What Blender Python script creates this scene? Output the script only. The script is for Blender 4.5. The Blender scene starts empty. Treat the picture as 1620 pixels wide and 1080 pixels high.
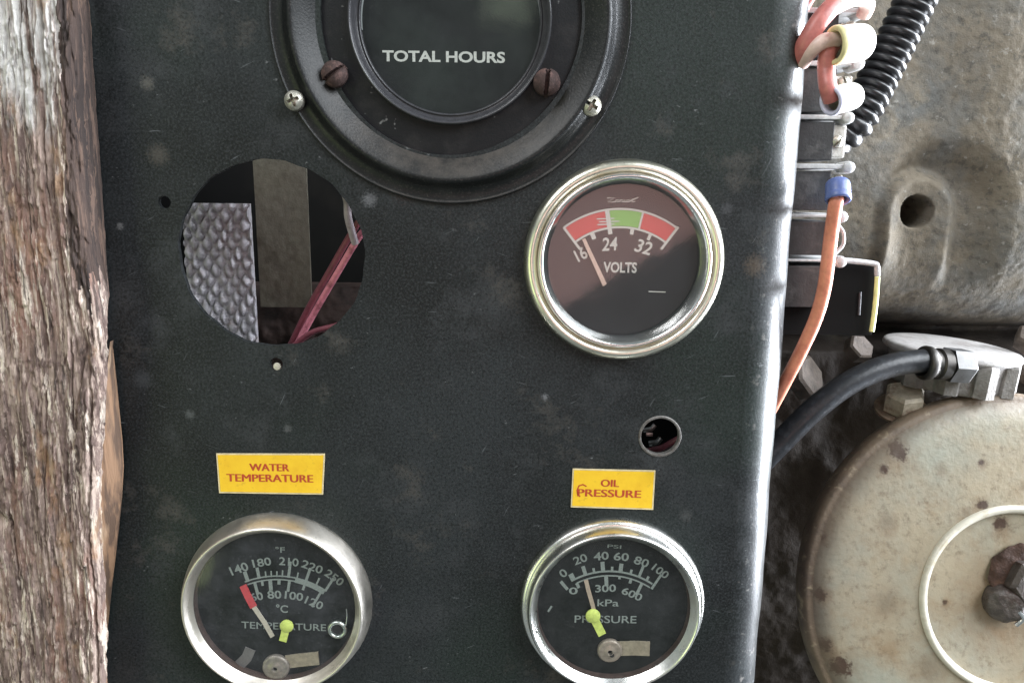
import bpy, bmesh, math, random
import numpy as np
from mathutils import Vector, Matrix
random.seed(7)
R = math.radians
sc = bpy.context.scene

# ------------------------------------------------------------------ camera
F_PX, D = 1200.0, 0.225
PITCH, ROLL = math.atan(240 / 1200.0), 0.0105
cam_d = bpy.data.cameras.new('camera')
cam = bpy.data.objects.new('camera', cam_d)
sc.collection.objects.link(cam)
cam_d.sensor_width = 36.0
cam_d.lens = F_PX / 1620.0 * 36.0
cam_d.clip_start, cam_d.clip_end = 0.005, 50.0
CAM = Matrix.Translation((0, -D, 0)) @ Matrix.Rotation(math.pi / 2 - PITCH, 4, 'X') @ Matrix.Rotation(ROLL, 4, 'Z')
cam.matrix_world = CAM
sc.camera = cam
CR = CAM.to_3x3()

def P(px, py, Y=0.0):
    """photo pixel -> point on the upright plane y = Y"""
    d = CR @ Vector(((px - 810) / F_PX, -(py - 540) / F_PX, -1.0))
    t = (Y + D) / d.y
    return Vector((d.x * t, Y, d.z * t))

def S(px, py, Y=0.0):
    return (P(px + 1, py, Y) - P(px, py, Y)).length

# ------------------------------------------------------------------ world, lamps, exposure
w = bpy.data.worlds.new('World')
sc.world = w
w.use_nodes = True
bg = w.node_tree.nodes['Background']
bg.inputs[0].default_value = (0.62, 0.70, 0.72, 1)
bg.inputs[1].default_value = 0.38

def area(name, loc, target, sx, sy, power, col):
    l = bpy.data.lights.new(name, 'AREA')
    l.shape = 'RECTANGLE'; l.size, l.size_y = sx, sy
    l.energy = power; l.color = col
    o = bpy.data.objects.new(name, l)
    sc.collection.objects.link(o)
    o.location = loc
    o.rotation_euler = (Vector(target) - Vector(loc)).to_track_quat('-Z', 'Y').to_euler()
    return o
area('opening_light_right', (1.00, -0.62, 0.82), (0.05, 0.0, 0.0), 1.1, 0.9, 36, (0.90, 0.95, 1.0))
area('doorway_light_right', (1.0, 0.35, -0.06), (0.0, 0.35, -0.06), 0.80, 0.95, 195, (0.87, 0.92, 1.0))
area('opening_light_upper_left', (-0.40, -0.40, 0.58), (-0.13, 0.0, 0.05), 0.35, 0.35, 3.6, (0.97, 0.98, 1.0))
area('foliage_light', (-0.9, -0.8, -0.25), (0, 0, 0), 0.5, 0.7, 2.4, (0.80, 0.95, 0.42))
area('green_reflection_lamp', (0.03, -1.0, 0.37), (0.0, 0.0, 0.05), 0.09, 0.24, 0.13, (0.80, 0.95, 0.66))  # added lamp, only for the green reflection in the hour meter lens
warm = area('warm_reflection_lamp', (0.118, -1.0, -0.060), (0.118, 0.0, -0.060), 0.38, 0.18, 0.80, (1.0, 0.58, 0.53))  # added lamp, stands in for a hand mirrored in the volt glass
warm.rotation_euler = Matrix(((math.cos(R(30)), -math.sin(R(30)), 0), (0, 0, -1), (math.sin(R(30)), math.cos(R(30)), 0))).to_euler()

sc.render.engine = 'CYCLES'
sc.cycles.use_denoising = True
sc.cycles.max_bounces = 6
sc.view_settings.view_transform = 'Standard'
sc.view_settings.look = 'None'
sc.view_settings.exposure = 0.0
sc.view_settings.gamma = 1.0

# ------------------------------------------------------------------ materials
class M:
    def __init__(s, name, color=(.5, .5, .5), rough=.5, metal=0.0, spec=None):
        s.m = bpy.data.materials.new(name); s.m.use_nodes = True
        s.t = s.m.node_tree; s.n = s.t.nodes; s.l = s.t.links
        s.b = s.n['Principled BSDF']
        s.b.inputs['Base Color'].default_value = (*color, 1)
        s.b.inputs['Roughness'].default_value = rough
        s.b.inputs['Metallic'].default_value = metal
        if spec is not None: s.b.inputs['Specular IOR Level'].default_value = spec
        s.tc = s.n.new('ShaderNodeTexCoord')
        s.color = s.col(color)
    def col(s, c):
        n = s.n.new('ShaderNodeRGB'); n.outputs[0].default_value = (*c, 1); return n.outputs[0]
    def vec(s, scale=(1, 1, 1), off=(0, 0, 0), rot=0.0):
        n = s.n.new('ShaderNodeMapping'); n.inputs['Scale'].default_value = scale
        n.inputs['Location'].default_value = off
        src = s.tc.outputs['Object']
        if rot:
            r = s.n.new('ShaderNodeVectorRotate'); r.rotation_type = 'Y_AXIS'; r.inputs['Angle'].default_value = R(rot)
            s.l.new(src, r.inputs['Vector']); src = r.outputs[0]
        s.l.new(src, n.inputs['Vector']); return n.outputs[0]
    def noise(s, scale, detail=4, rough=.55, stretch=(1, 1, 1), off=(0, 0, 0), dist=0.0, rot=0.0):
        n = s.n.new('ShaderNodeTexNoise')
        n.inputs['Scale'].default_value = scale; n.inputs['Detail'].default_value = detail
        n.inputs['Roughness'].default_value = rough; n.inputs['Distortion'].default_value = dist
        s.l.new(s.vec(stretch, off, rot), n.inputs['Vector']); return n.outputs['Fac']
    def voro(s, scale, stretch=(1, 1, 1), out='Distance', off=(0, 0, 0)):
        n = s.n.new('ShaderNodeTexVoronoi'); n.inputs['Scale'].default_value = scale
        s.l.new(s.vec(stretch, off), n.inputs['Vector']); return n.outputs[out]
    def step(s, f, a, b):
        n = s.n.new('ShaderNodeMapRange'); n.inputs['From Min'].default_value = a
        n.inputs['From Max'].default_value = b; n.clamp = True
        s.l.new(f, n.inputs['Value']); return n.outputs[0]
    def math(s, op, a, b=None):
        n = s.n.new('ShaderNodeMath'); n.operation = op
        for i, v in enumerate((a, b)):
            if v is None: continue
            if isinstance(v, (int, float)): n.inputs[i].default_value = v
            else: s.l.new(v, n.inputs[i])
        return n.outputs[0]
    def mix(s, f, a, b):
        n = s.n.new('ShaderNodeMix'); n.data_type = 'RGBA'
        if isinstance(f, (int, float)): n.inputs[0].default_value = f
        else: s.l.new(f, n.inputs[0])
        for i, v in ((6, a), (7, b)):
            if isinstance(v, tuple): n.inputs[i].default_value = (*v, 1)
            else: s.l.new(v, n.inputs[i])
        return n.outputs[2]
    def over(s, f, c):
        s.color = s.mix(f, s.color, c); return s
    def spot(s, center, r, soft, warp_scale=300, warp=.6):
        """1 inside an irregular blotch around an object-space point"""
        n = s.n.new('ShaderNodeVectorMath'); n.operation = 'DISTANCE'
        q = s.n.new('ShaderNodeVectorMath'); q.operation = 'MULTIPLY'; q.inputs[1].default_value = (1, 0, 1)
        s.l.new(s.tc.outputs['Object'], q.inputs[0]); s.l.new(q.outputs[0], n.inputs[0])
        n.inputs[1].default_value = (center[0], 0, center[2])
        wv = s.math('MULTIPLY', s.math('SUBTRACT', s.noise(warp_scale, 3), .5), r * warp * 2)
        d = s.math('ADD', n.outputs['Value'], wv)
        return s.step(d, r + soft, r - soft)
    def rough(s, f, a, b):
        n = s.n.new('ShaderNodeMapRange'); n.inputs['To Min'].default_value = a
        n.inputs['To Max'].default_value = b; s.l.new(f, n.inputs['Value'])
        s.l.new(n.outputs[0], s.b.inputs['Roughness']); return s
    def bump(s, h, dist, strength=1.0):
        n = s.n.new('ShaderNodeBump'); n.inputs['Distance'].default_value = dist
        n.inputs['Strength'].default_value = strength
        s.l.new(h, n.inputs['Height'])
        if s.b.inputs['Normal'].is_linked:
            s.l.new(s.b.inputs['Normal'].links[0].from_socket, n.inputs['Normal'])
        s.l.new(n.outputs[0], s.b.inputs['Normal']); return s
    def done(s):
        s.l.new(s.color, s.b.inputs['Base Color']); return s.m

def simple(name, color, rough=.5, metal=0., var=.35, scale=400, bump=.0001, dirt=None):
    m = M(name, color, rough, metal)
    m.over(m.step(m.noise(scale, 5), .35, .75), tuple(c * (1 - var) for c in color))
    if dirt: m.over(m.step(m.noise(scale * .35, 6, .65, off=(3, 1, 2)), .52, .68), dirt)
    m.bump(m.noise(scale * 3, 3), bump)
    return m.done()

# ------------------------------------------------------------------ mesh helpers
def shift_root(o):
    while o.parent: o = o.parent
    return o.location

def obj(name, verts, faces, mat=None, parent=None, smooth=True, angle=35, mats=None, fmat=None, loc=None):
    me = bpy.data.meshes.new(name)
    v = np.array([tuple(x) for x in verts], dtype=float)
    base = Vector(loc) if loc is not None else (shift_root(parent) if parent else Vector(v.mean(0)))
    me.from_pydata([tuple(x) for x in (v - np.array(base))], [], [tuple(f) for f in faces])
    for mm in (mats or [mat]): me.materials.append(mm)
    if fmat is not None: me.polygons.foreach_set('material_index', fmat)
    if smooth:
        me.polygons.foreach_set('use_smooth', [True] * len(me.polygons))
        me.set_sharp_from_angle(angle=R(angle))
    if me.validate(verbose=False): print('INVALID MESH', name)
    me.update()
    o = bpy.data.objects.new(name, me)
    sc.collection.objects.link(o)
    if parent: o.parent = parent
    else: o.location = base
    return o

def thing(name, label, cat, loc, group=None):
    o = bpy.data.objects.new(name, None); o.empty_display_size = .01
    sc.collection.objects.link(o); o.location = loc
    tag(o, label, cat, group); return o

def tag(o, label=None, cat=None, group=None, kind=None):
    if label: o['label'] = label
    if cat: o['category'] = cat
    if group: o['group'] = group
    if kind: o['kind'] = kind
    return o

def join(*parts):
    V, Fs = [], []
    for v, f in parts:
        n = len(V); V += [Vector(x) for x in v]; Fs += [tuple(i + n for i in q) for q in f]
    return V, Fs

def box(x0, x1, y0, y1, z0, z1, b=0.0):
    bm = bmesh.new(); bmesh.ops.create_cube(bm, size=1)
    for v in bm.verts:
        v.co = Vector(((x0 + x1) / 2 + v.co.x * (x1 - x0), (y0 + y1) / 2 + v.co.y * (y1 - y0), (z0 + z1) / 2 + v.co.z * (z1 - z0)))
    if b: bmesh.ops.bevel(bm, geom=bm.edges[:], offset=b, segments=2, affect='EDGES', profile=.6)
    return from_bm(bm)

def from_bm(bm):
    bm.verts.index_update()
    r = [v.co.copy() for v in bm.verts], [tuple(v.index for v in f.verts) for f in bm.faces]
    bm.free(); return r

def lathe(c, prof, n=96, axis=(0, -1, 0), close_last=False, close_first=False):
    """prof = [(radius, height along axis)]; c = base point"""
    ax = Vector(axis).normalized()
    u = ax.cross(Vector((0, 0, 1))).normalized() if abs(ax.z) < .9 else ax.cross(Vector((0, 1, 0))).normalized()
    v = ax.cross(u)
    V, Fs = [], []
    for r, h in prof:
        for i in range(n):
            a = 2 * math.pi * i / n
            V.append(Vector(c) + ax * h + (u * math.cos(a) + v * math.sin(a)) * r)
    for k in range(len(prof) - 1):
        for i in range(n):
            j = (i + 1) % n
            Fs.append((k * n + i, k * n + j, (k + 1) * n + j, (k + 1) * n + i))
    if close_last: Fs.append(tuple((len(prof) - 1) * n + i for i in range(n)))
    if close_first: Fs.append(tuple(reversed(range(n))))
    return V, Fs

def smooth_prof(pts, k=6):
    """Catmull-Rom through a profile"""
    out = []
    q = [pts[0]] + list(pts) + [pts[-1]]
    for i in range(1, len(q) - 2):
        p0, p1, p2, p3 = [np.array(x, float) for x in q[i - 1:i + 3]]
        for j in range(k):
            t = j / k
            out.append(tuple(.5 * (2 * p1 + (p2 - p0) * t + (2 * p0 - 5 * p1 + 4 * p2 - p3) * t * t + (3 * p1 - p0 - 3 * p2 + p3) * t ** 3)))
    out.append(tuple(pts[-1])); return out

def tube(path, rad, n=14, k=10, fn=None, cap=True, samples=None):
    pts = [np.array(p, float) for p in smooth_prof([tuple(p) for p in path], k)]
    if samples:
        d = np.r_[0, np.cumsum([np.linalg.norm(pts[i + 1] - pts[i]) for i in range(len(pts) - 1)])]
        t = np.linspace(0, d[-1], samples); A = np.array(pts)
        pts = [np.array([np.interp(x, d, A[:, c]) for c in range(3)]) for x in t]
    V, Fs = [], []; up = None; L = 0
    for i, p in enumerate(pts):
        a = pts[min(i + 1, len(pts) - 1)] - pts[max(i - 1, 0)]
        tg = Vector(a).normalized()
        if up is None: up = tg.orthogonal().normalized()
        up = (up - tg * up.dot(tg)).normalized(); sd = tg.cross(up)
        if i: L += np.linalg.norm(p - pts[i - 1])
        r = fn(L, i / (len(pts) - 1)) if fn else rad
        for j in range(n):
            an = 2 * math.pi * j / n
            V.append(Vector(p) + (up * math.cos(an) + sd * math.sin(an)) * r)
    m = len(pts)
    for i in range(m - 1):
        for j in range(n):
            q = (j + 1) % n
            Fs.append((i * n + j, i * n + q, (i + 1) * n + q, (i + 1) * n + j))
    if cap:
        Fs.append(tuple(reversed(range(n)))); Fs.append(tuple((m - 1) * n + i for i in range(n)))
    return V, Fs

def hexnut(c, axis, r, h, cham=.12, rot=0.0):
    ax = Vector(axis).normalized()
    u = ax.orthogonal().normalized(); u = Matrix.Rotation(rot, 3, ax) @ u; v = ax.cross(u)
    V, Fs = [], []
    for rr, hh in ((r, 0), (r, h * (1 - cham)), (r * .86, h)):
        for i in range(6):
            a = math.pi / 3 * i
            V.append(Vector(c) + ax * hh + (u * math.cos(a) + v * math.sin(a)) * rr)
    for k in range(2):
        for i in range(6):
            j = (i + 1) % 6; Fs.append((k * 6 + i, k * 6 + j, k * 6 + 6 + j, k * 6 + 6 + i))
    Fs.append(tuple(range(12, 18))); Fs.append(tuple(reversed(range(6))))
    return V, Fs

def screw(c, r, h, kind, rot, dome=.55):
    """domed screw head facing -y with its slot or cross sunk in"""
    nr, na = 22, 72; V, Fs = [], []
    for i in range(nr + 1):
        for j in range(na):
            q = i / nr; a = 2 * math.pi * j / na
            x, z = q * r * math.cos(a), q * r * math.sin(a)
            hh = h * (1 - dome * q ** 2.4) if q < .97 else 0
            X, Z = x * math.cos(rot) + z * math.sin(rot), -x * math.sin(rot) + z * math.cos(rot)
            if kind == 'slot': s = (abs(Z) < r * .14)
            else: s = (abs(Z) < r * .15 and abs(X) < r * .6) or (abs(X) < r * .15 and abs(Z) < r * .6)
            if s: hh -= h * .6
            V.append(Vector((c[0] + x, c[1] - hh, c[2] + z)))
    for i in range(nr):
        for j in range(na):
            k = (j + 1) % na; Fs.append((i * na + j, i * na + k, (i + 1) * na + k, (i + 1) * na + j))
    return V, Fs

def text2d(s, bold=0.0):
    cu = bpy.data.curves.new('t', 'FONT'); cu.body = s; cu.offset = bold; cu.resolution_u = 4
    o = bpy.data.objects.new('t', cu); sc.collection.objects.link(o)
    bpy.context.view_layer.update()
    me = bpy.data.meshes.new_from_object(o.evaluated_get(bpy.context.evaluated_depsgraph_get()))
    V = np.array([v.co[:2] for v in me.vertices]); Fs = [tuple(p.vertices) for p in me.polygons]
    bpy.data.objects.remove(o); bpy.data.curves.remove(cu); bpy.data.meshes.remove(me)
    return V, Fs

def text_at(s, px, py, w, h, Y, rot=0.0, bold=0.02, shear=0.0):
    """flat lettering centred on a photo pixel, w x h photo pixels, on plane y = Y"""
    V, Fs = text2d(s, bold)
    lo, hi = V.min(0), V.max(0)
    V = (V - (lo + hi) / 2) / (hi - lo) * np.array([w, h])
    V[:, 0] += V[:, 1] * shear
    c = P(px, py, Y); k = S(px, py, Y)
    a = R(rot)
    return [Vector((c.x + (x * math.cos(a) + y * math.sin(a)) * k, Y, c.z + (y * math.cos(a) - x * math.sin(a)) * k)) for x, y in V], [tuple(reversed(f)) for f in Fs]

def stroke(pts, wpx, Y):
    """flat ribbon through photo pixels on plane y = Y"""
    V, Fs = [], []
    n = len(pts)
    for i, (x, y) in enumerate(pts):
        a = np.array(pts[min(i + 1, n - 1)], float) - np.array(pts[max(i - 1, 0)], float)
        a /= (np.linalg.norm(a) + 1e-9); nx, ny = -a[1] * wpx / 2, a[0] * wpx / 2
        V += [P(x + nx, y + ny, Y), P(x - nx, y - ny, Y)]
    for i in range(n - 1): Fs.append((2 * i, 2 * i + 1, 2 * i + 3, 2 * i + 2))
    return V, Fs

def arc_px(c, r, a0, a1, n=40):
    return [(c[0] + r * math.sin(R(a0 + (a1 - a0) * i / n)), c[1] - r * math.cos(R(a0 + (a1 - a0) * i / n))) for i in range(n + 1)]

def band(c, r0, r1, a0, a1, Y, n=40):
    A, B = arc_px(c, r0, a0, a1, n), arc_px(c, r1, a0, a1, n)
    V = [P(x, y, Y) for x, y in A + B]
    return V, [(i, i + 1, n + 2 + i, n + 1 + i) for i in range(n)]

def tick(c, a, r0, r1, w, Y):
    return stroke([(c[0] + r0 * math.sin(R(a)), c[1] - r0 * math.cos(R(a))), (c[0] + r1 * math.sin(R(a)), c[1] - r1 * math.cos(R(a)))], w, Y)

# value noise, vectorised
def vnoise(x, y, seed=0):
    xi, yi = np.floor(x).astype(np.int64), np.floor(y).astype(np.int64)
    xf, yf = x - xi, y - yi
    def h(a, b):
        n = (a * 374761393 + b * 668265263 + seed * 1442695041) & 0xffffffff
        n = ((n ^ (n >> 13)) * 1274126177) & 0xffffffff
        return ((n ^ (n >> 16)) & 0xffff) / 65535.0
    u, v = xf * xf * (3 - 2 * xf), yf * yf * (3 - 2 * yf)
    return (h(xi, yi) * (1 - u) + h(xi + 1, yi) * u) * (1 - v) + (h(xi, yi + 1) * (1 - u) + h(xi + 1, yi + 1) * u) * v
def fbm(x, y, o=4, seed=0, g=.5):
    s = 0; a = 1; t = 0
    for i in range(o):
        s = s + a * vnoise(x * 2 ** i, y * 2 ** i, seed + i * 17); t += a; a *= g
    return s / t
def sstep(x, a, b):
    t = np.clip((x - a) / (b - a), 0, 1); return t * t * (3 - 2 * t)
def grid_faces(nr, ncol):
    idx = np.arange(nr * ncol).reshape(nr, ncol)
    return np.stack([idx[:-1, :-1], idx[:-1, 1:], idx[1:, 1:], idx[1:, :-1]], -1).reshape(-1, 4).tolist()

# ------------------------------------------------------------------ instrument panel
HOLES = [(430, 403, 147, 'big'), (260, 320, 10, 's'), (437, 576, 10.5, 's'), (1044, 690, 31, 'm'),
         (712, 31, 207, 'cut'), (986, 413, 119, 'cut'), (441, 949, 122, 'cut'), (968, 953, 116, 'cut')]
XR = P(1259, 540, 0).x            # silhouette of the bent right edge
RB = 0.0140
pm = M('black_panel_paint', (0.0072, 0.0082, 0.0086), .45, spec=.26)
pm.over(pm.step(pm.noise(15, 5, .62), .42, .62), (0.020, 0.023, 0.025))
pm.over(pm.math('MULTIPLY', pm.step(pm.noise(11, 3, .5, off=(.7, 0, .4)), .49, .61), .5), (0.013, 0.024, 0.016))  # faint green reflection put into the paint colour as soft patches
pm.over(pm.math('MULTIPLY', pm.step(pm.noise(30, 6, .72, off=(.3, .1, .9)), .52, .66), .75), (0.040, 0.042, 0.045))
pm.over(pm.math('MULTIPLY', pm.step(pm.noise(36, 6, .75, off=(.9, .1, .2)), .58, .70), .8), (0.064, 0.058, 0.052))
pm.over(pm.math('MULTIPLY', pm.step(pm.noise(1500, 2, .7), .44, .66), .60), (0.042, 0.047, 0.049))
pm.over(pm.math('MULTIPLY', pm.step(pm.noise(1100, 3, .7, off=(1, 5, 1)), .50, .64), .65), (0.003, 0.004, 0.004))
fl = pm.math('MULTIPLY', pm.step(pm.noise(380, 3, .6, stretch=(1, 1, 1.7), off=(5, 0, 1)), .66, .73), pm.step(pm.noise(50, 3, off=(2, 2, 7)), .48, .60))
pm.over(pm.math('MULTIPLY', fl, .75), (0.16, 0.165, 0.17))
for (sr, so, st, sa) in ((0, (1, 0, 4), 11, .45), (24, (4, 0, 2), 14, .5), (-18, (7, 0, 3), 14, .4), (62, (2, 0, 9), 12, .4)):
    sx_ = pm.math('MULTIPLY', pm.step(pm.noise(70, 3, .55, stretch=(1, 1, st), off=so, rot=sr), .69, .72), pm.step(pm.noise(40, 3, off=so), .46, .58))
    pm.over(pm.math('MULTIPLY', sx_, sa), (0.15, 0.16, 0.17))
PANEL_O = P(810, 540, 0)
for (x, y, r, c, st) in [(233, 132, 13, (.16, .15, .13), .75), (250, 245, 20, (.12, .105, .09), .7), (190, 358, 7, (.3, .3, .3), .6),
                         (1195, 420, 22, (.15, .11, .08), .7), (862, 628, 7, (.3, .3, .32), .7), (455, 678, 9, (.16, .16, .16), .6),
                         (585, 316, 14, (.30, .30, .32), .55), (300, 655, 10, (.16, .17, .17), .6), (225, 600, 20, (.07, .075, .08), .8),
                         (640, 300, 26, (.07, .045, .045), .6), (1150, 330, 12, (.1, .1, .11), .6), (1085, 815, 14, (.09, .09, .09), .7)]:
    pm.over(pm.math('MULTIPLY', pm.spot(P(x, y, 0) - PANEL_O, r * .00012, r * .00007, 1400, 1.5), st * .5), c)
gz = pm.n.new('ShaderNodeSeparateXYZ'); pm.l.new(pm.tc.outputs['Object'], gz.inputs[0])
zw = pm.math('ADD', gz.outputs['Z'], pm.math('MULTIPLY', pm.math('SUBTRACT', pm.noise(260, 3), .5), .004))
shadow_bands = None                       # connector shadows painted across the edge as dark, dull bands
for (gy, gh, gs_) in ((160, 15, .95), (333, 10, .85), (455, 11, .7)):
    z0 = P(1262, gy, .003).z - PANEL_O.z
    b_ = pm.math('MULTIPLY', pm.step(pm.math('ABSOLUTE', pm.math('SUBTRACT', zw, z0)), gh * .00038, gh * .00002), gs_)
    shadow_bands = b_ if shadow_bands is None else pm.math('MAXIMUM', shadow_bands, b_)
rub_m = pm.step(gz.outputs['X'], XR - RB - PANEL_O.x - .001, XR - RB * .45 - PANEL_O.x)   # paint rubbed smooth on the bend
shadow_bands = pm.math('MULTIPLY', shadow_bands, rub_m)
pm.over(shadow_bands, (.014, .011, .009))
pm.over(pm.math('MULTIPLY', rub_m, pm.math('MULTIPLY', pm.step(pm.noise(300, 4, .6, off=(3, 3, 1)), .62, .70), .8)), (.16, .15, .14))
pm.l.new(pm.math('SUBTRACT', pm.math('ADD', .26, pm.math('MULTIPLY', rub_m, .22)), pm.math('MULTIPLY', shadow_bands, .48)), pm.b.inputs['Specular IOR Level'])
pr = pm.math('ADD', .36, pm.math('MULTIPLY', pm.noise(140, 5), .26))
pm.l.new(pm.math('ADD', pm.math('SUBTRACT', pr, pm.math('MULTIPLY', rub_m, .14)), pm.math('MULTIPLY', shadow_bands, .4)), pm.b.inputs['Roughness'])
pm.bump(pm.noise(1500, 3, .6), .00008, .7)
pm.bump(pm.noise(18, 2), .0018, .35)
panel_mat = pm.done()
worn = simple('worn_steel_edge', (.20, .19, .18), .5, .4, .5, 900, .00005, (.08, .06, .05))

ZT, ZB = P(700, -90, 0).z, P(700, 1190, 0).z
XL = P(60, 540, 0).x
panel = thing('instrument_panel', 'black painted steel instrument panel with scuffed face and rounded right edge', 'instrument panel', PANEL_O)
bm = bmesh.new()
def loop(pts):
    vs = [bm.verts.new(p) for p in pts]
    for i in range(len(vs)): bm.edges.new((vs[i], vs[(i + 1) % len(vs)]))
loop([(XL, 0, ZB), (XR - RB, 0, ZB), (XR - RB, 0, ZT), (XL, 0, ZT)])
hole_info = []
for (x, y, r, kind) in HOLES:
    c = P(x, y, 0); rr = r * S(x, y, 0); hole_info.append((c, rr, kind))
    n = 96 if rr > .01 else 40
    if kind == 'cut': n = 72
    # nibbled edge of the big opening
    def rj(a, rr=rr, kind=kind): return rr * (1 + (.006 * math.sin(9 * a) + .005 * math.sin(23 * a + 1) if kind == 'big' else .012 * math.sin(3 * a + 1)))
    loop([(c.x + rj(2 * math.pi * i / n) * math.cos(2 * math.pi * i / n), 0, c.z + rj(2 * math.pi * i / n) * math.sin(2 * math.pi * i / n)) for i in range(n)])
bmesh.ops.triangle_fill(bm, edges=bm.edges[:], use_beauty=True)
bad = [f for f in bm.faces if any((f.calc_center_median() - c).length < rr * .97 for c, rr, k in hole_info)]
bmesh.ops.delete(bm, geom=bad, context='FACES')
bmesh.ops.recalc_face_normals(bm, faces=bm.faces[:])
if sum(f.normal.y for f in bm.faces) > 0: bmesh.ops.reverse_faces(bm, faces=bm.faces[:])
V0, F0 = from_bm(bm)
V1 = [v + Vector((0, .0018, 0)) for v in V0]
Fb = [tuple(reversed(f)) for f in F0]
ec = {}
for f in F0:
    for i in range(len(f)):
        a, b = f[i], f[(i + 1) % len(f)]; ec[(a, b)] = 1
n0 = len(V0)
walls = [(b, a, a + n0, b + n0) for (a, b) in ec if (b, a) not in ec]
sheetV, sheetF = V0 + V1, F0 + [tuple(i + n0 for i in f) for f in Fb] + walls
# the bend and the return flange
prof = [(XR - RB + RB * math.sin(a), RB - RB * math.cos(a)) for a in np.linspace(0, math.pi / 2, 14)] + [(XR, RB + .004), (XR, .034)]
zz = np.linspace(ZB, ZT, 60)
def bend_wob(z): return .00018 * math.sin(z * 90) + .00012 * math.sin(z * 230 + 1)
Vb, Fbd = [], []
for off in (0, .0018):
    for z in zz:
        for k, (x, y) in enumerate(prof):
            a = min(k, 13) / 13 * math.pi / 2
            Vb.append(Vector((x - off * math.sin(a) + bend_wob(z) * math.sin(a), y + off * math.cos(a), z)))
m = len(prof)
g = grid_faces(len(zz), m)
Fbd = [tuple(f) for f in g] + [tuple(reversed([i + m * len(zz) for i in f])) for f in g]
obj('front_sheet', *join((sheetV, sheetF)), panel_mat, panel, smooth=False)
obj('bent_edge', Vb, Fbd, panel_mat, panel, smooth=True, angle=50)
for c, rr, kind in hole_info:
    if kind != 'm': continue
    t = .0010
    obj('hole_rim', *lathe(c, smooth_prof([(rr + t * .75, -.0003), (rr + t * .5, .00022), (rr + t * .1, .00030), (rr - t * .25, .0001), (rr - t * .3, -.0016)], 4), 96), worn, panel)
c, rr, _ = hole_info[2]
obj('bare_metal_chip', *lathe(c + Vector((0, 0, -rr * .45)), [(rr * .62, -.0008), (rr * .5, -.0004), (.00001, -.0003)], 24), simple('bare_chip', (.6, .56, .46), .5, .3), panel)
# dark box added behind the panel to keep the openings dark
backing_mat = M('added_dark_backing_paint', (.004, .004, .004), .8, spec=.2); backing_mat.over(backing_mat.step(backing_mat.noise(60, 5), .5, .8), (.010, .009, .008)); backing_mat = backing_mat.done()
hx0, hx1 = XL - .02, XR - .004
obj('added_dark_backing', *join(box(hx0, hx1, .118, .120, ZB, ZT), box(hx0 - .002, hx0, .03, .118, ZB, ZT), box(hx1, hx1 + .002, .040, .118, ZB, ZT)), backing_mat, panel, smooth=False)

# ------------------------------------------------------------------ hour meter
hc_px = (712, 31); hc = P(*hc_px, 0); hk = S(*hc_px, 0)
hm_black = M('hour_meter_black', (.008, .0085, .010), .5, spec=.25)
hm_black.over(hm_black.step(hm_black.noise(160, 6, .65), .5, .75), (.020, .019, .020))
hm_black.over(hm_black.math('MULTIPLY', hm_black.step(hm_black.noise(420, 2, .5, off=(2, 1, 0)), .70, .76), .7), (.2, .2, .2))
hm_black.bump(hm_black.noise(1800, 3), .00006)
hm_black = hm_black.done()
hm_rub = M('hour_meter_dusty_ring', (.005, .006, .0065), .42, spec=.36)
hm_rub.over(hm_rub.step(hm_rub.noise(90, 6, .65), .50, .72), (.014, .015, .015))
hm_rub.over(hm_rub.math('MULTIPLY', hm_rub.step(hm_rub.noise(1700, 3, .7), .55, .7), .35), (.10, .09, .085))
gn = hm_rub.n.new('ShaderNodeNewGeometry'); gs2 = hm_rub.n.new('ShaderNodeSeparateXYZ'); hm_rub.l.new(gn.outputs['Normal'], gs2.inputs[0])
hm_rub.over(hm_rub.math('MULTIPLY', hm_rub.step(gs2.outputs['Z'], .15, .85), hm_rub.step(hm_rub.noise(150, 6, .7, off=(3, 3, 3)), .30, .62)), (.075, .064, .055))
hm_rub.bump(hm_rub.noise(1500, 3), .00007)
hm_rub = hm_rub.done()
hm = thing('hour_meter', 'large round black hour meter with white lettering at the top of the panel', 'hour meter', hc)
k = hk
obj('mounting_ring', *lathe(hc, smooth_prof([(287 * k, -.0002), (286.5 * k, .0007), (284.5 * k, .0010), (281 * k, .0007), (272 * k, .0007), (264 * k, .0012), (258 * k, .0024), (253 * k, .0036), (248 * k, .0040), (241 * k, .0035), (228 * k, .0020), (217 * k, .0005), (211 * k, -.0004), (209 * k, -.0012)], 5), 160), hm_rub, hm, angle=80)
obj('face_flange', *lathe(hc, [(209.5 * k, -.0012), (161 * k, -.0006), (160 * k, .0002)], 128), hm_black, hm)
hring = simple('hour_meter_bezel', (.05, .05, .055), .22, .0, .3, 500, .00003)
obj('lens_bezel', *lathe(hc, smooth_prof([(161.5 * k, -.0008), (161 * k, .0012), (158.5 * k, .0018), (155.5 * k, .0012), (152 * k, -.0004), (148 * k, -.0012), (145 * k, -.0008), (142.5 * k, -.0014)], 5), 128), hring, hm, angle=80)
hface = M('hour_meter_dial', (.006, .008, .008), .6, spec=.2); hface.over(hface.step(hface.noise(70, 5, .6), .45, .75), (.012, .017, .015)); hface = hface.done()
obj('dial', *lathe(hc, [(143 * k, -.0036), (60 * k, -.0036), (.00001, -.0036)], 96), hface, hm)
off_white = simple('white_print', (.48, .50, .47), .6, 0, .3, 2500, .00001)
obj('lettering', *text_at('TOTAL HOURS', 702, 90, 194, 17, .0035, rot=0.2, bold=.03), off_white, hm, smooth=False)

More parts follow.
